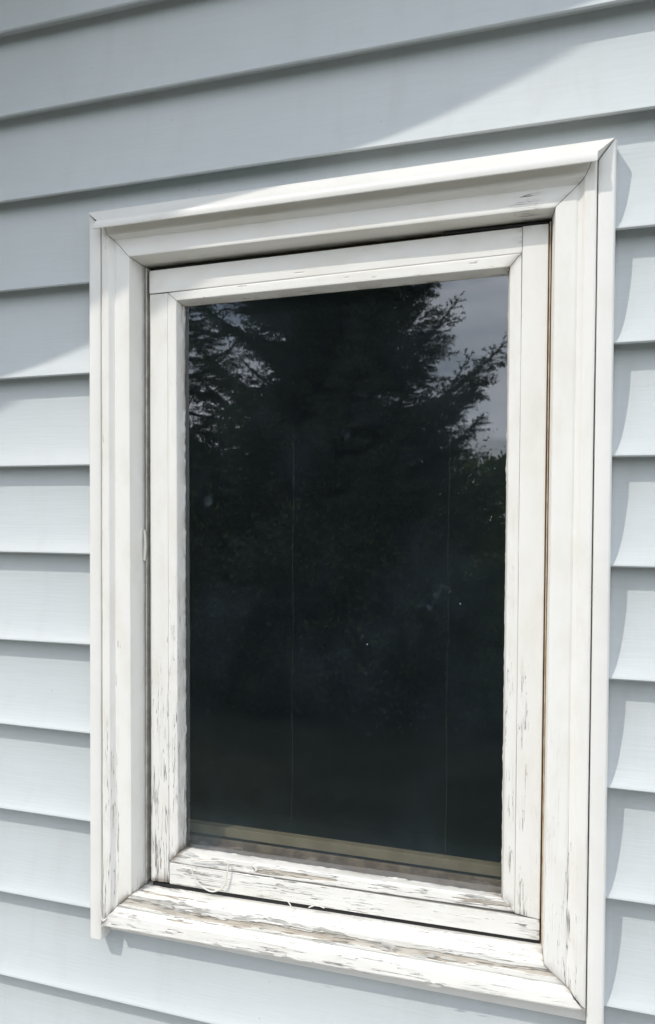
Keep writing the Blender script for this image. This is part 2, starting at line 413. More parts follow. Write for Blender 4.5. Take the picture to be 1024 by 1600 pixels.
siding_block(V, F, -5.0, HX0, 1.6, GROUND_Z + 0.1, 1); siding_block(V, F, HX1, 3.2, 1.6, GROUND_Z + 0.1, 2)
siding_block(V, F, HX0, HX1, 1.6, HZ1, 3); siding_block(V, F, HX0, HX1, HZ0, GROUND_Z + 0.1, 4)
sd = pyobj('siding', [(x, y, z - GROUND_Z) for x, y, z in V], F, M['siding'], wall, True)
sd.data.set_sharp_from_angle(angle=math.radians(50))
def boxv(x0, x1, y0, y1, z0, z1):
    v = [(x0, y0, z0), (x1, y0, z0), (x1, y1, z0), (x0, y1, z0), (x0, y0, z1), (x1, y0, z1), (x1, y1, z1), (x0, y1, z1)]
    f = [(0, 3, 2, 1), (4, 5, 6, 7), (0, 1, 5, 4), (1, 2, 6, 5), (2, 3, 7, 6), (3, 0, 4, 7)]
    return v, f
def boxes(name, bl, material, parent, off=(0, 0, 0), bevel=0.0):
    V = []; F = []
    for b in bl:
        v, f = boxv(*b); n = len(V); V += [(p[0] - off[0], p[1] - off[1], p[2] - off[2]) for p in v]; F += [tuple(i + n for i in q) for q in f]
    o = pyobj(name, V, F, material, parent)
    if bevel:
        md = o.modifiers.new('bevel', 'BEVEL'); md.width = bevel; md.segments = 2; md.limit_method = 'ANGLE'
    return o
OFFW = (0, 0, GROUND_Z)
boxes('foundation', [(-5.0, 3.2, 0.012, 0.25, GROUND_Z - 0.3, GROUND_Z + 0.12)], simple('concrete', (0.33, 0.32, 0.30), 0.9), wall, OFFW)
# wall core behind the siding with the rough opening, and the dim room behind
rx0, rx1, rz0, rz1 = HX0 + .02, HX1 - .02, HZ0 + .02, HZ1 - .02
boxes('wall_core', [(-5.0, rx0, .026, .14, GROUND_Z, 1.6), (rx1, 3.2, .026, .14, GROUND_Z, 1.6), (rx0, rx1, .026, .14, GROUND_Z, rz0), (rx0, rx1, .026, .14, rz1, 1.6)], M['jamb'], wall, OFFW)
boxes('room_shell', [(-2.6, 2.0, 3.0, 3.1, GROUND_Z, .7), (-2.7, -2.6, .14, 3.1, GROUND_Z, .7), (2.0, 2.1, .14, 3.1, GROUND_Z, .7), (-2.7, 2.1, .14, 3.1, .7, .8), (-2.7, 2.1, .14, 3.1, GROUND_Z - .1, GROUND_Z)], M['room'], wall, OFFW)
# rake overhang of the roof: its lower edge throws the slanting shadow
D = 0.5; SL = 0.475; Z0 = 0.063
def rake(V, F, y0, y1, za, zb):
    n = len(V)
    for x in (-5.0, 2.6):
        zz = Z0 + SL * (x + SA * y_shift) + SB * y_shift_z
        for y, z in ((y0, za), (y1, za), (y1, zb), (y0, zb)): V.append((x, y, zz + z - GROUND_Z))
    F += [(n, n + 1, n + 2, n + 3), (n + 7, n + 6, n + 5, n + 4)] + [(n + k, n + 4 + k, n + 4 + (k + 1) % 4, n + (k + 1) % 4) for k in range(4)]
y_shift = D; y_shift_z = D
V = []; F = []; rake(V, F, -D, 0.10, 0.02, 0.04); pyobj('soffit', V, F, M['soffit'], wall)
V = []; F = []; rake(V, F, -D - 0.022, -D, 0.0, 0.17); pyobj('rake_board', V, F, M['soffit'], wall)
V = []; F = []; rake(V, F, -D - 0.045, 0.10, 0.175, 0.20); pyobj('roof', V, F, M['shingle'], wall)

# ------------------------------------------------------------------ the window
R = {   # ring: depth, corners TL TR BR BL as (X, Z)
    'case_out': (-0.0080, [(-0.6113, -0.1549), (-0.0243, -0.1500), (-0.0247, -1.0306), (-0.6107, -1.0404)]),
    'ramp_a': (-0.0080, [(-0.6000, -0.1748), (-0.0364, -0.1735), (-0.0374, -1.0176), (-0.5984, -1.0228)]),
    'ramp_b': (-0.0035, [(-0.5947, -0.1793), (-0.0430, -0.1791), (-0.0445, -1.0118), (-0.5935, -1.0170)]),
    'case_in': (-0.0035, [(-0.5738, -0.2014), (-0.0652, -0.1998), (-0.0672, -0.9930), (-0.5709, -0.9967)]),
    'rev_in': (0.0200, [(-0.5697, -0.2058), (-0.0695, -0.2010), (-0.0709, -0.9854), (-0.5668, -0.9946)]),
    'sash_out': (0.0200, [(-0.5595, -0.2132), (-0.0735, -0.2076), (-0.0738, -0.9806), (-0.5572, -0.9872)]),
    'bead_out': (0.0200, [(-0.5336, -0.2426), (-0.1010, -0.2358), (-0.1005, -0.9536), (-0.5311, -0.9596)]),
    'bead_in': (0.0195, [(-0.5209, -0.2539), (-0.1137, -0.2497), (-0.1135, -0.9408), (-0.5174, -0.9453)]),
    'glass': (0.0360, [(-0.5185, -0.2573), (-0.1170, -0.2537), (-0.1171, -0.9429), (-0.5152, -0.9439)]),
}
WO = Vector((-0.32, 0.0, -1.05))
win = empty('window', WO, 'weathered white wooden casement window with peeling paint and dark glass in the blue siding', 'window')
def pt(r, c, dy=0.0, dx=0.0, dz=0.0):
    y, cs = R[r]; return (cs[c][0] + dx - WO.x, cs[c][1] + dz - WO.z, y + dy - WO.y)
SIDES = {'top': (0, 1), 'right': (1, 2), 'bottom': (3, 2), 'left': (0, 3)}
CS = [(-1, 1), (1, 1), (1, -1), (-1, -1)]
def pto(r, c, dy, o): return pt(r, c, dy, CS[c][0] * o, CS[c][1] * o)
def q(X, Z, Y): return (X - WO.x, Z - WO.z, Y - WO.y)

# wear maps: u metres along from A (top / left end), v metres across from the outside edge
def wear_left(u, v, P):
    L_ = 0.88
    low = sstep(0.30, 0.85, u)
    outer = np.exp(-((v - 0.022) / 0.007) ** 2)
    w = 0.05 + 0.42 * low ** 2 * (v < 0.055) + 0.75 * outer * (0.35 + 0.65 * sstep(0.25, 0.5, u))
    w = w * sstep(0.30, 0.55, fbm(u * 7, v * 40, 11)) * 1.2
    w = np.where(v > 0.060, 0.05 + 0.35 * sstep(0.80, 0.88, u), w)
    pk = fbm(u * 34, v * 380, 21, 4) + 0.10 * outer * sstep(0.2, 0.5, u) + 0.05 * low - 0.07
    peel = sstep(0.60, 0.84, pk) * (v < 0.058)
    peel = peel * np.maximum(sstep(.52, .62, fbm(u * 6, v * 40, 211)), outer * sstep(.3, .45, u))
    return np.clip(w, 0, 1), peel
def wear_right(u, v, P):
    low = sstep(0.35, 0.85, u)
    outer = np.exp(-((v - 0.024) / 0.005) ** 2)
    w = 0.02 + 0.09 * low + 0.6 * outer * sstep(0.35, 0.6, u)
    w *= sstep(0.35, 0.6, fbm(u * 6, v * 40, 31)) * 1.2
    inner = np.exp(-((v - 0.053) / 0.003) ** 2) * sstep(0.55, 0.85, u)
    w = w + inner * 0.6
    pk = fbm(u * 24, v * 380, 41, 4) + 0.03 * low * outer - 0.10 + inner * .06
    return np.clip(w, 0, 1), sstep(0.62, 0.86, pk) * sstep(.58, .66, fbm(u * 5, v * 40, 213))
def wear_top(u, v, P):
    w = 0.015 + 0.02 * sstep(0.4, 0.7, fbm(u * 5, v * 50, 51))
    w = w + 0.4 * np.exp(-((u - 0.515) / 0.012) ** 2) * (v > 0.062)
    pk = fbm(u * 20, v * 400, 61, 4) - 0.17 + 0.06 * np.exp(-((u - 0.51) / 0.02) ** 2) * (v > 0.062)
    return w, 0 * pk
def wear_bottom(u, v, P):
    # v: 0 back of lower edge, ~0.030 front lower edge, ramp ~0.045, face to 0.072, ledge beyond
    f = fbm(u * 9 + 3, v * 140, 71, 5)
    patch = np.exp(-((v - (0.072 - 0.004 * np.sin(u * 7))) / 0.0065) ** 2)
    amt = 0.38 * patch * (0.55 + 0.45 * sstep(0.62, 0.2, u)) + 0.03 * sstep(0.03, 0.05, v)
    left = np.exp(-(u / 0.10) ** 2) * sstep(0.045, 0.06, v) * 0.08
    edge = 0.10 * np.exp(-((v - 0.030) / 0.003) ** 2)
    pk = f + amt + left + edge - 0.25
    w = 0.30 * sstep(0.02, 0.035, v) * (0.35 + 0.65 * sstep(0.55, 0.10, u)) + 0.5 * patch
    w = w * (0.4 + 0.9 * sstep(0.35, 0.6, fbm(u * 8, v * 60, 73)))
    return np.clip(w, 0, 1), sstep(0.44, 0.74, pk)
WF = {'top': wear_top, 'right': wear_right, 'bottom': wear_bottom, 'left': wear_left}

def casing(side):
    a, b = SIDES[side]; g = Grids()
    prof = []
    # outside edge, rounded front, flat, cove, flat, rounded arris, reveal, return behind the sash
    sx = {'top': (0, 1), 'bottom': (0, -1), 'left': (-1, 0), 'right': (1, 0)}[side]
    nose = -0.0045 if side == 'bottom' else 0.0
    def row(r, dy=0, o=0.0):        # o: shift outwards in the plane
        prof.append((pto(r, a, dy, o), pto(r, b, dy, o)))
    row('case_out', 0.032); row('case_out', 0.0022 + nose); row('case_out', 0.0006 + nose, -0.0007); row('case_out', nose, -0.0022)
    row('ramp_a', nose * .7, 0.0012); row('ramp_a', 0.0005 + nose * .5, 0.0002)
    row('ramp_a', 0.0030, -0.0018); row('ramp_b', 0.0012, 0.0006); row('ramp_b', 0.0006, -0.0006); row('ramp_b', 0.0, -0.0018)
    row('case_in', 0.0, 0.0016); row('case_in', 0.0005, 0.0004); row('case_in', 0.0018, 0.0)
    row('rev_in', -0.001); row('rev_in', 0.014)
    dense = side in ('bottom',)
    sweep(g, prof, a, b, 0.0011 if dense else 0.0022, 0.0007 if dense else 0.0010, WF[side], 0.0015 if dense else 0.0007,
          (0.0004, 0.0004), seed={'top': 3, 'right': 5, 'bottom': 7, 'left': 9}[side],
          dirty={'top': (.1, .25, .5), 'right': (.1, .35, .45), 'bottom': (.6, .45, .6), 'left': (.15, .8, .6)}[side])
    return g
cas = {}
rnd = random.Random(4)
def flakes(g, n, xr, zf, y, size, seed):
    """small lifted chips of paint standing off the board"""
    r = random.Random(seed)
    for k in range(n):
        u = r.random(); x = xr[0] + (xr[1] - xr[0]) * u; z = zf(u) + r.gauss(0, 0.0020)
        l = size * r.uniform(.5, 1.5); w = l * r.uniform(.14, .34); h = r.uniform(.0008, .0032)
        tilt = r.uniform(-.12, .12)
        vs = []
        for i in range(5):
            s = (i / 4 - .5); ww = w * (1 - (2 * abs(s)) ** 2 * .7) * r.uniform(.8, 1.1)
            for j, hh in ((0, 0.0002), (1, h * (1 - abs(s) * 1.1))):
                vs.append((x + s * l - WO.x, y - hh, z + s * l * tilt + (ww * (j - .2)) * (1 if r.random() > .02 else -1) - WO.z))
        fs = [(2 * i, 2 * i + 1, 2 * i + 3, 2 * i + 2) for i in range(4)]
        g.quadset(vs, fs, 0.25)
for side in ('top', 'right', 'bottom', 'left'):
    g = casing(side)
    if side == 'bottom':
        flakes(g, 34, (-0.56, -0.16), lambda u: -1.001 - 0.004 * math.sin(u * 9), -0.0040, 0.015, 5)
        flakes(g, 16, (-0.58, -0.08), lambda u: -1.036 + 0.006 * u, -0.0128, 0.012, 6)
        flakes(g, 12, (-0.56, -0.46), lambda u: -1.000, -0.0045, 0.016, 8)
    cas[side] = g.build('casing_board', M['paint'], win)

# vinyl channel round the casing
def strip_mesh(name, rows, material, parent, seg=0.02, cap=True, sub=None):
    """rows: list of (A point, B point) -> lofted closed profile"""
    V = []; F = []; n = len(rows); L_ = (Vector(rows[0][0]) - Vector(rows[0][1])).length; nu = max(2, int(L_ / seg))
    for i in range(nu + 1):
        t = i / nu
        for ra, rb in rows:
            p = [ra[k] * (1 - t) + rb[k] * t for k in range(3)]
            V.append((p[0], p[2], p[1]))
    for i in range(nu):
        for k in range(n):
            k2 = (k + 1) % n; F.append((i * n + k, i * n + k2, (i + 1) * n + k2, (i + 1) * n + k))
    if cap: F.append(tuple(range(n))[::-1]); F.append(tuple(nu * n + k for k in range(n)))
    o = pyobj(name, V, F, material, parent, True); o.data.set_sharp_from_angle(angle=math.radians(40))
    return o
def vert_channel(xo, xi, zt_o, zt_i, zb, outer_sign):
    # xo outer edge, xi inner edge; rounded outer corner, small bead line near it
    s = outer_sign
    prof = [(xo - s * 0.000, .019), (xo, -.0015), (xo - s * .0005, -.0042), (xo - s * .0018, -.0056), (xo - s * .0032, -.0060),
            (xo - s * .0120, -.0062), (xi + s * .0030, -.0060), (xi + s * .0014, -.0053), (xi + s * .0006, -.0035), (xi + s * .0004, .004), (xi + s * .003, .019)]
    rows = []
    for x, y in prof:
        f = (x - xo) / (xi - xo); zt = zt_o * (1 - f) + zt_i * f
        rows.append((q(x, zt, y), q(x, zb, y)))
    return rows
strip_mesh('trim_channel', vert_channel(-0.6314, -0.6128, -0.1432, -0.1620, -1.0612, -1), M['vinyl'], win)
strip_mesh('trim_channel', vert_channel(-0.0062, -0.0242, -0.1375, -0.1600, -1.075, 1), M['vinyl'], win)
# head: slopes outwards from the wall to a proud lip
def head_rows():
    P = [(-.1380, .019, -.6314, -.0085), (-.1392, -.0030, -.6318, -.0075), (-.1405, -.0062, -.6314, -.0082), (-.1430, -.0082, -.6300, -.0100),
         (-.1582, -.0228, -.6070, -.0232), (-.1592, -.0243, -.6068, -.0235), (-.1600, -.0252, -.6075, -.0236), (-.1612, -.0256, -.6080, -.0237), (-.1668, -.0257, -.6110, -.0238), (-.1684, -.0252, -.6113, -.0238),
         (-.1688, -.0240, -.6113, -.0239), (-.1676, -.0226, -.6112, -.0239), (-.1610, -.0150, -.6112, -.0239), (-.1600, -.0060, -.6112, -.0239), (-.1600, .019, -.6112, -.0239)]
    rows = []
    for z, y, xl, xr in P:
        rows.append((q(xl, z - 0.0016 * (1 if y < -.01 else 1), y), q(xr, z + 0.0024, y)))
    return rows
hd = strip_mesh('head_trim', head_rows(), M['vinyl'], win)
# foot channel, set back under the bottom board
strip_mesh('trim_channel', [(q(-.6060, -1.030, .019), q(-.0243, -1.022, .019)), (q(-.6060, -1.030, .0040), q(-.0243, -1.022, .0040)), (q(-.6060, -1.0500, .0040), q(-.0243, -1.0480, .0040)),
            (q(-.6060, -1.0515, .0052), q(-.0243, -1.0497, .0052)), (q(-.6060, -1.0518, .019), q(-.0243, -1.0500, .019))], M['vinyl'], win)

# jamb lining seen in the gaps around the sash, weather strips
jx0, jx1, jz0, jz1 = -0.580, -0.062, -1.002, -0.190
boxes('jamb', [(jx0, -0.5655, .0345, .118, jz0, jz1), (-0.0690, jx1, .0345, .118, jz0, jz1), (-0.5655, -0.0690, .0345, .118, jz0, -0.9945), (-0.5655, -0.0690, .0345, .118, -0.2055, jz1)],
      M['jamb'], win, WO)
boxes('weather_gap_strip', [(-0.5665, -0.5647, .0225, .034, -0.990, -0.2085)], M['strip'], win, WO, .0005)
boxes('weather_gap_strip', [(-0.0724, -0.0710, .0205, .034, -0.985, -0.2050)], simple('rusty_tan_strip', (0.55, 0.43, 0.31), 0.6, (0.38, 0.26, 0.16), 60), win, WO, .0003)
boxes('weather_gap_strip', [(-0.5600, -0.2000, .0305, .034, -0.2100, -0.2068), (-0.1880, -0.0750, .0230, .034, -0.2068, -0.2040)], M['dark_fill'], win, WO, .0003)

strip_mesh('weather_gap_strip', [(q(-.5560, -.9950, .0235), q(-.0740, -.9862, .0235)), (q(-.5560, -.9895, .0235), q(-.0740, -.9822, .0235)), (q(-.5560, -.9880, .0340), q(-.0740, -.9810, .0340)), (q(-.5560, -.9950, .0340), q(-.0740, -.9862, .0340))], M['dark_fill'], win)  # dark strip added to paint shade into the gap under the sash
# ---- sash: top rail, right stile, bottom rail, left stile pinwheeled
sash = bpy.data.objects.new('sash', None)
def lerp2(a, b, t): return tuple(a[k] * (1 - t) + b[k] * t for k in range(3))
def wear_stile_left(u, v, P):
    low = sstep(0.40, 0.76, u); vl = sstep(0.62, 0.76, u)
    w = 0.06 + 0.42 * low + 0.5 * vl
    w *= 0.35 + 0.9 * sstep(0.35, 0.6, fbm(u * 8, v * 50, 81))
    edge = np.exp(-((v - 0.016) / 0.003) ** 2)
    pk = fbm(u * 30, v * 360, 83, 4) + 0.10 * vl + 0.07 * edge * low + 0.08 * sstep(.72, .76, u) - 0.11
    return np.clip(w, 0, 1), sstep(0.54, 0.80, pk) * np.maximum(vl, sstep(.54, .62, fbm(u * 6, v * 40, 215)) * .9)
def wear_stile_right(u, v, P):
    w = 0.02 + 0.05 * sstep(0.3, 0.8, u) + 0.5 * np.exp(-((v - 0.034) / 0.004) ** 2) * sstep(0.40, 0.55, u) * sstep(.85, .6, u)
    w = w + 0.5 * sstep(0.71, 0.76, u) * sstep(.018, .03, v)
    w *= 0.4 + 0.9 * sstep(0.35, 0.6, fbm(u * 7, v * 50, 85))
    return np.clip(w, 0, 1), 0 * u
def wear_rail_bottom(u, v, P):
    R_ = sstep(0.42, 0.485, u)
    w = 0.20 + 0.40 * sstep(0.25, 0.0, u) + 0.35 * R_
    w *= 0.4 + 0.9 * sstep(0.35, 0.6, fbm(u * 8, v * 60, 91))
    lowedge = np.exp(-((v - 0.0155) / 0.0025) ** 2)
    upper = sstep(0.036, 0.043, v)
    pk = fbm(u * 16, v * 200, 93, 5) + 0.14 * lowedge + 0.22 * upper * sstep(.3, .05, u) + 0.20 * R_ * sstep(.47, .49, u) - 0.21
    return np.clip(w, 0, 1), sstep(0.48, 0.76, pk)
def wear_rail_top(u, v, P):
    return np.full_like(u, 0.015) + 0.03 * sstep(.5, .7, fbm(u * 6, v * 60, 95)), sstep(0.56, 0.8, fbm(u * 20, v * 380, 97, 4) - 0.15)
SO = R['sash_out'][1]; BO = R['bead_out'][1]; ys = 0.020
sash_g = Grids()
def piece(A0, A1, B0, B1, wf, seg, vseg, amp, seed, sgn, nose=0.0):
    """A0,A1 = outer edge ends ; B0,B1 = inner edge ends, all (X,Z)"""
    def rr(f, y, o=0.0):
        a = (A0[0] * (1 - f) + B0[0] * f + sgn[0] * o, A0[1] * (1 - f) + B0[1] * f + sgn[1] * o); b = (A1[0] * (1 - f) + B1[0] * f + sgn[0] * o, A1[1] * (1 - f) + B1[1] * f + sgn[1] * o)
        return (q(a[0], a[1], y), q(b[0], b[1], y))
    prof = [rr(0, ys + 0.014), rr(0, ys + 0.0016), rr(0, ys + .0004, -.0005), rr(0, ys, -.0016), rr(.5, ys - .0002), rr(1, ys, .0006), rr(1, ys + .0002, .0002), rr(1, ys + .0008), rr(1, ys + 0.010)]
    sweep(sash_g, prof, 0, 1, seg, vseg, wf, amp, (0.0003, 0.0003), seed=seed, dirty=(.15, .9 if seed in (17, 19) else .3, .0))
xs_r = -0.1008; zb_r = -0.9566; xl_r = -0.5322; zt_r = -0.2415
piece(SO[0], (xs_r, SO[1][1] - .0005), (SO[0][0], -0.2426), (xs_r, BO[1][1]), wear_rail_top, .003, .001, .0006, 13, (0, 1))
piece((SO[1][0], SO[1][1]), (SO[2][0], -0.9570), (xs_r + .0001, SO[1][1]), (xs_r + .0001, -0.9545), wear_stile_right, .002, .001, .0007, 15, (1, 0))
piece((-0.5300, -0.9878), SO[2], (-0.5305, -0.9600), (SO[2][0], -0.9575), wear_rail_bottom, .0011, .0007, .0010, 17, (0, -1))
piece((SO[0][0], -0.2431), SO[3], (BO[0][0], -0.2431), (-0.5308, SO[3][1] + .001), wear_stile_left, .0018, .0009, .0009, 19, (-1, 0))
flakes(sash_g, 14, (-0.53, -0.36), lambda u: -0.966, 0.0195, 0.012, 12)
flakes(sash_g, 8, (-0.095, -0.076), lambda u: -0.972 + 0.008 * math.sin(u * 9), 0.0193, 0.006, 14)
sash = sash_g.build('sash', M['paint'], win)

# glazing beads
def wear_bead(side):
    def f(u, v, P):
        if side == 'bottom':
            pk = fbm(u * 12, v * 190, 101, 5) + 0.32 * np.exp(-((v - 0.0105) / 0.0040) ** 2) - 0.20
            return np.clip(0.55 * (v < .018) + 0 * u, 0, 1), sstep(0.46, 0.72, pk) * sstep(0.0205, .018, v)
        k = {'left': 0.30, 'right': 0.15, 'top': 0.0}[side]
        low = sstep(0.3, 0.7, u) if side in ('left', 'right') else 0 * u
        w = (0.02 if side == 'top' else 0.05) + k * low; w = w * (0.4 + sstep(.4, .6, fbm(u * 8, v * 60, 103)))
        pk = fbm(u * 30, v * 330, 105 + len(side), 4) - 0.10 + k * 0.10 * low + 0.04 * np.exp(-((v - .016) / .002) ** 2)
        return np.clip(w, 0, 1), sstep(0.56, 0.80, pk)
    return f
for side in ('top', 'right', 'bottom', 'left'):
    a, b = SIDES[side]; g = Grids(); sx = {'top': (0, 1), 'bottom': (0, -1), 'left': (-1, 0), 'right': (1, 0)}[side]
    prof = []
    def row(r, dy, o): prof.append((pto(r, a, dy, o), pto(r, b, dy, o)))
    sl = 0.0040 if side == 'bottom' else 0.0012
    row('bead_out', 0.004, -.0002); row('bead_out', 0.0006, -.0002); row('bead_out', 0.0001, -.0006); row('bead_out', -.0002, -.0022)
    row('bead_in', sl * .2, 0.0022); row('bead_in', sl * .35, 0.0008); row('bead_in', sl * .5 + .0010, 0.0)
    row('glass', -.001, 0.0); row('glass', .0012, -.0002)
    dn = side == 'bottom'
    sweep(g, prof, a, b, .0011 if dn else .002, .0006 if dn else .0009, wear_bead(side), .0009 if dn else .0006, (.0003, .0003), seed=21 + len(side), ragged=None if side == 'top' else (-sx[0], -sx[1]), dirty={'top': (.2, .5, .3), 'right': (.4, .7, .25), 'bottom': (.9, .9, .35), 'left': (.2, .9, .45)}[side])
    if side == 'bottom': flakes(g, 7, (-0.15, -0.118), lambda u: -0.943, 0.0195, 0.010, 31); flakes(g, 10, (-0.50, -0.30), lambda u: -0.948, 0.0195, 0.012, 33)
    g.build('glazing_bead', M['paint'], sash)

# glass pane (thick sheet, both faces lie inside the beads)
gx0, gx1, gz0, gz1 = -0.524, -0.112, -0.950, -0.250
pane = pyobj('glass_pane', [(gx0 - WO.x, .0362, gz0 - WO.z), (gx1 - WO.x, .0362, gz0 - WO.z), (gx1 - WO.x, .0362, gz1 - WO.z), (gx0 - WO.x, .0362, gz1 - WO.z)], [(0, 1, 2, 3)], M['glass'], win)
# inner members seen through the glass
fr_ = boxes('inner_frame', [(-0.560, -0.105, .0750, .088, -0.9405, -0.9285)], M['khaki'], win, WO, .0006)
boxes('stop_bead', [(-0.560, -0.105, .0700, .0735, -0.9560, -0.9425)], M['brown'], fr_, (WO.x, WO.y, WO.z), .0006)
boxes('inner_sill', [(-0.560, -0.080, .040, .118, -0.9720, -0.9500)], M['brown'], win, WO, .001)
boxes('sash_back', [(-0.5640, -0.527, .0395, .062, -0.990, -0.212), (-0.109, -0.0720, .0395, .062, -0.990, -0.212), (-0.527, -0.109, .0395, .062, -0.246, -0.212)], M['dark_fill'], win, WO)
def tube(V, F, pts, r, n=6):
    base = len(V)
    for i, p in enumerate(pts):
        p = Vector(p); t = (Vector(pts[min(i + 1, len(pts) - 1)]) - Vector(pts[max(i - 1, 0)])).normalized()
        u = t.cross(Vector((0, 1, 0.01))).normalized(); w = t.cross(u)
        rr = r[i] if isinstance(r, (list, tuple)) else r
        for k in range(n):
            a = 2 * math.pi * k / n; V.append(tuple(p + u * math.cos(a) * rr + w * math.sin(a) * rr))
    for i in range(len(pts) - 1):
        for k in range(n):
            F.append((base + i * n + k, base + i * n + (k + 1) % n, base + (i + 1) * n + (k + 1) % n, base + (i + 1) * n + k))
for x, zt, zb in ((-0.3805, -0.43, -0.905), (-0.1858, -0.41, -0.915)):
    V = []; F = []
    pts = [(x - WO.x + 0.0006 * math.sin(i * .7), .062, zt + (zb - zt) * i / 24 - WO.z) for i in range(25)]
    tube(V, F, pts, 0.00019, 5); pyobj('blind_cord', V, F, M['cord'], win, True)
# strands of old caulk
def strand(pxs, r, seed):
    V = []; F = []; rr = random.Random(seed); pts = []
    for i in range(len(pxs) - 1):
        for k in range(5):
            t = k / 5; a_, b_, c_, d_ = pxs[max(i - 1, 0)], pxs[i], pxs[i + 1], pxs[min(i + 2, len(pxs) - 1)]
            pts.append(tuple(0.5 * (2 * b_[j] + (c_[j] - a_[j]) * t + (2 * a_[j] - 5 * b_[j] + 4 * c_[j] - d_[j]) * t * t + (3 * b_[j] - a_[j] - 3 * c_[j] + d_[j]) * t ** 3) + rr.gauss(0, .00010) for j in range(3)))
    pts.append(pxs[-1]); pts = [(p[0] - WO.x, p[1], p[2] - WO.z) for p in pts]
    n = len(pts); tube(V, F, pts, [r * (1 - .35 * abs(2 * i / n - 1)) for i in range(n)], 6)
    return pyobj('caulk_strand', V, F, M['caulk'], win, True)
for pts_, r_, sd_ in (
    ([(-0.4956, 0.015, -0.9509), (-0.4938, 0.015, -0.9683), (-0.4835, 0.015, -0.9797), (-0.468, 0.015, -0.9853), (-0.4522, 0.015, -0.9773), (-0.4474, 0.015, -0.9614), (-0.4462, 0.015, -0.9462), (-0.4575, 0.015, -0.9454), (-0.4778, 0.015, -0.9483), (-0.4983, 0.015, -0.9496)], .0011, 1),
    ([(-0.6115, -0.0115, -1.0086), (-0.6102, -0.0115, -1.0231), (-0.6074, -0.0115, -1.0325), (-0.6008, -0.0115, -1.0281)], .0014, 2),
    ([(-0.3661, 0.012, -0.9797), (-0.3616, 0.012, -0.9844), (-0.3603, 0.012, -0.9912)], .0009, 3),
    ([(-0.3387, 0.012, -0.983), (-0.3287, 0.012, -0.9784), (-0.3191, 0.012, -0.9806)], .0010, 4),
    ([(-0.5665, 0.02, -0.5389), (-0.5655, 0.02, -0.5567), (-0.5665, 0.02, -0.5779)], .0024, 5),
    ): strand(pts_, r_, sd_)

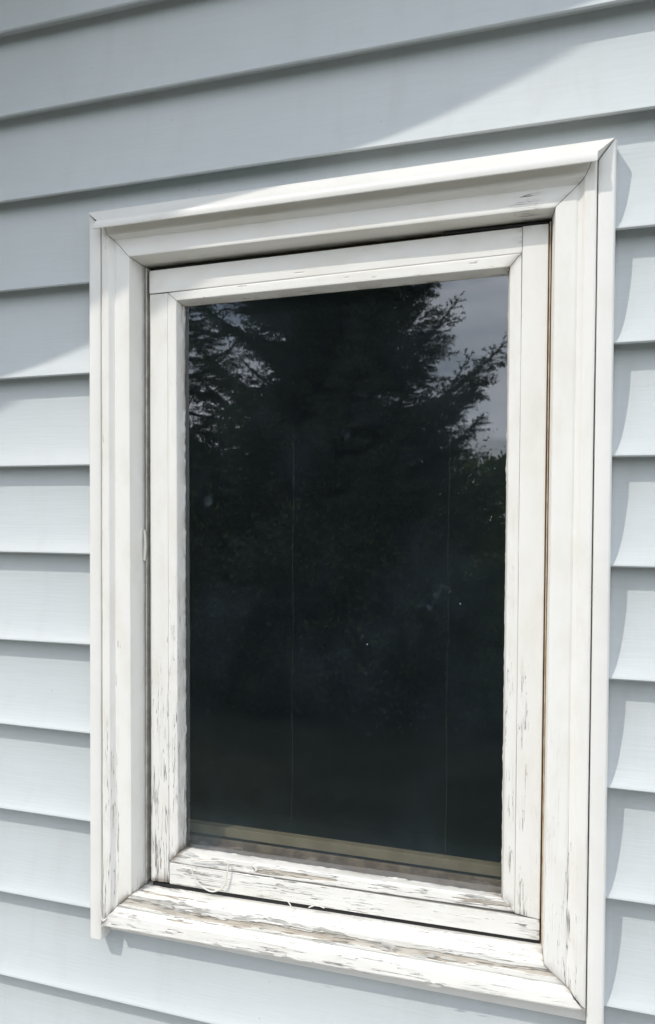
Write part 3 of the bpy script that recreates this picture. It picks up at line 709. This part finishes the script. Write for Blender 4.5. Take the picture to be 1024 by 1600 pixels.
# ------------------------------------------------------------------ reflected garden: spruces, shrubs
def needles_tree(name, base, height, radius, seed, label, lean=0.0, zstart=0.35, dens=1.0, group=None, bough=1.0):
    r = random.Random(seed); npr = np.random.RandomState(seed)
    root = empty(name, base, label, 'tree', group)
    V = []; F = []; tp = []
    for i in range(14):
        f = i / 13; tp.append((0.03 * math.sin(f * 5), 0.03 * math.cos(f * 4), height * f))
    tube(V, F, tp, [0.02 + 0.13 * (1 - i / 13) for i in range(14)], 9)
    NV = []; z = zstart
    segs = []     # twig axes: p0, p1
    while z < height - 0.15:
        f = z / height; rad = radius * (1 - f) ** 0.85 + 0.10
        nb = int(r.uniform(6, 10) * bough)
        a0 = r.random() * 6.28
        for k in range(nb):
            a = a0 + k * 6.283 / nb + r.uniform(-.3, .3); ln = rad * r.uniform(.60, 1.25)
            rise = -0.10 + 0.34 * f + r.uniform(-.16, .14)
            pts = []
            ns = 9
            for s in range(ns + 1):
                t = s / ns; rr_ = ln * t
                zz = z + ln * (rise * t - 0.26 * math.sin(t * math.pi) * (1 - f) + 0.22 * t * t)
                pts.append(Vector((math.cos(a + .10 * t * math.sin(k)) * rr_, math.sin(a + .10 * t * math.sin(k)) * rr_, zz)))
            tube(V, F, [tuple(p) for p in pts], [0.018 * (1 - s / ns) + 0.004 for s in range(ns + 1)], 4)
            for s in range(2, ns): segs.append((pts[s], (pts[s + 1] - pts[s]).normalized(), (pts[s + 1] - pts[s]).length * 1.4))
            step = 0.050 / dens
            t = 0.12
            while t < 1.0:
                i0 = min(int(t * ns), ns - 1); ft = t * ns - i0
                p = pts[i0].lerp(pts[i0 + 1], ft); d = (pts[i0 + 1] - pts[i0]).normalized()
                side = d.cross(Vector((0, 0, 1))).normalized()
                tw = (0.15 + 0.40 * ln * (1 - t) ** .7 * .9) * r.uniform(.6, 1.15)
                for sg in (-1, 1):
                    dr = (d * r.uniform(.55, .95) + side * sg * r.uniform(.6, 1.0) + Vector((0, 0, r.uniform(-.55, .02)))).normalized()
                    segs.append((p, dr, tw))
                    if tw > .22:      # second-order twiglets
                        m_ = int(tw / .075)
                        for j in range(1, m_):
                            pp = p + dr * (tw * j / m_); s2 = dr.cross(Vector((0, 0, 1))).normalized()
                            for g2 in (-1, 1):
                                d2 = (dr * .8 + s2 * g2 * .7 + Vector((0, 0, r.uniform(-.35, .1)))).normalized()
                                segs.append((pp, d2, tw * (1 - j / m_) * .5 + .05))
                t += step / max(ln, .3)
            segs.append((pts[-2], (pts[-1] - pts[-2]).normalized(), ln / ns * 1.5))
        z += r.uniform(.16, .25)
    # needles as thin triangles around every twig axis
    P0 = np.array([s[0][:] for s in segs]); DR = np.array([s[1][:] for s in segs]); LN = np.array([s[2] for s in segs])
    cnt = np.maximum(4, (LN / 0.0085 * dens)).astype(int)
    idx = np.repeat(np.arange(len(segs)), cnt); tot = len(idx)
    tpar = npr.rand(tot); b = P0[idx] + DR[idx] * (LN[idx] * tpar)[:, None]
    rv = npr.normal(size=(tot, 3)); rv -= DR[idx] * np.sum(rv * DR[idx], 1)[:, None]; rv /= np.linalg.norm(rv, axis=1)[:, None]
    nd_ = rv * .75 + DR[idx] * .65; nl = npr.uniform(.024, .042, tot)[:, None]
    w = np.cross(nd_, npr.normal(size=(tot, 3))); w /= np.linalg.norm(w, axis=1)[:, None]; w *= 0.0058
    T = np.stack([b - w, b + w, b + nd_ * nl], 1).reshape(-1, 3)
    me = bpy.data.meshes.new('crown'); me.vertices.add(len(T)); me.vertices.foreach_set('co', T.ravel())
    me.loops.add(len(T)); me.loops.foreach_set('vertex_index', np.arange(len(T), dtype=np.int32))
    me.polygons.add(tot); me.polygons.foreach_set('loop_start', np.arange(0, len(T), 3, dtype=np.int32)); me.polygons.foreach_set('loop_total', np.full(tot, 3, dtype=np.int32))
    me.update(calc_edges=True)
    link('crown', me, M['needle'], root); pyobj('trunk', V, F, M['bark'], root, True)
    print(name, 'needles', tot)
    return root
needles_tree('spruce_tree', (-2.66, -7.0, GROUND_Z), 7.15, 2.15, 3, 'tall dark spruce tree filling the middle of the window reflection')
needles_tree('spruce_tree', (-4.9, -7.8, GROUND_Z), 5.0, 1.9, 8, 'thinner spruce tree at the left side of the window reflection', dens=0.8, bough=0.55)
def shrub(base, rx, rz, n, seed, label):
    root = empty('shrub', base, label, 'shrub', 'shrubs around the spruces')
    p = np.random.RandomState(seed); V = []; F = []
    rr = random.Random(seed); ends = []
    for k in range(14):
        a = rr.random() * 6.28; tip = Vector((math.cos(a) * rx * rr.uniform(.2, .8), math.sin(a) * rx * rr.uniform(.2, .8), rz * rr.uniform(.6, .95)))
        tube(V, F, [(0, 0, -.1), tuple(tip * .5 + Vector((0, 0, .1))), tuple(tip)], [.03, .015, .005], 5)
    pyobj('stems', V, F, M['bark'], root, True)
    c = p.normal(size=(60, 3)); c /= np.linalg.norm(c, axis=1)[:, None]; c *= p.uniform(.35, .95, (60, 1)); c[:, 2] = np.abs(c[:, 2])
    k = p.randint(0, 60, n); o = p.normal(size=(n, 3)) * .17
    b = (c[k] + o) * np.array([rx, rx, rz * .95]) ; b[:, 2] = np.abs(b[:, 2])
    d1 = p.normal(size=(n, 3)); d1 /= np.linalg.norm(d1, axis=1)[:, None]; d2 = np.cross(d1, p.normal(size=(n, 3))); d2 /= np.linalg.norm(d2, axis=1)[:, None]
    l = p.uniform(.03, .055, (n, 1))
    T = np.stack([b, b + d1 * l * .5 + d2 * l * .3, b + d1 * l, b + d1 * l * .5 - d2 * l * .3], 1).reshape(-1, 3)
    i = np.arange(n * 4).reshape(n, 4)
    pyobj('foliage', T, i.tolist(), M['leaf'], root)
shrub((-0.3, -5.6, GROUND_Z), 1.15, 1.95, 16000, 1, 'rounded green shrub reflected at the right edge of the glass')
shrub((-2.1, -5.5, GROUND_Z), 1.1, 1.85, 16000, 2, 'leafy green shrub standing in front of the tall reflected spruce')
shrub((-3.7, -5.6, GROUND_Z), 1.2, 1.95, 16000, 5, 'leafy green shrub low at the left of the reflection')
shrub((-5.4, -10.4, GROUND_Z), 1.9, 2.7, 12000, 6, 'bushy green shrub far behind the thinner reflected spruce')
shrub((0.2, -10.6, GROUND_Z), 2.0, 2.6, 14000, 9, 'broad green shrub far back at the right of the reflection')
shrub((-2.6, -11.4, GROUND_Z), 2.0, 2.6, 12000, 10, 'broad green shrub far back behind the tallest reflected spruce')
def far_wood():
    p = np.random.RandomState(77); n = 70000
    x = p.uniform(-60, 30, n); y = -42 + p.normal(size=n) * 1.6
    top = 3.4 + 2.6 * fbm(x * 0.16, x * 0 + 3, 55, 4) + 0.9 * (fbm(x * 0.9, x * 0 + 9, 56, 2) - .5)
    z = GROUND_Z + top * p.uniform(0, 1, n) ** 0.8
    b = np.stack([x, y, z], 1); d1 = p.normal(size=(n, 3)); d1 /= np.linalg.norm(d1, axis=1)[:, None]
    d2 = np.cross(d1, p.normal(size=(n, 3))); d2 /= np.linalg.norm(d2, axis=1)[:, None]; l = p.uniform(.18, .40, (n, 1))
    T = np.stack([b, b + d1 * l * .5 + d2 * l * .35, b + d1 * l, b + d1 * l * .5 - d2 * l * .35], 1).reshape(-1, 3)
    o = pyobj('far_wood', T, np.arange(n * 4).reshape(n, 4).tolist(), M['leaf'])
    tag(o, 'distant green belt of trees behind the garden in the window reflection', 'trees', kind='stuff')
far_wood()
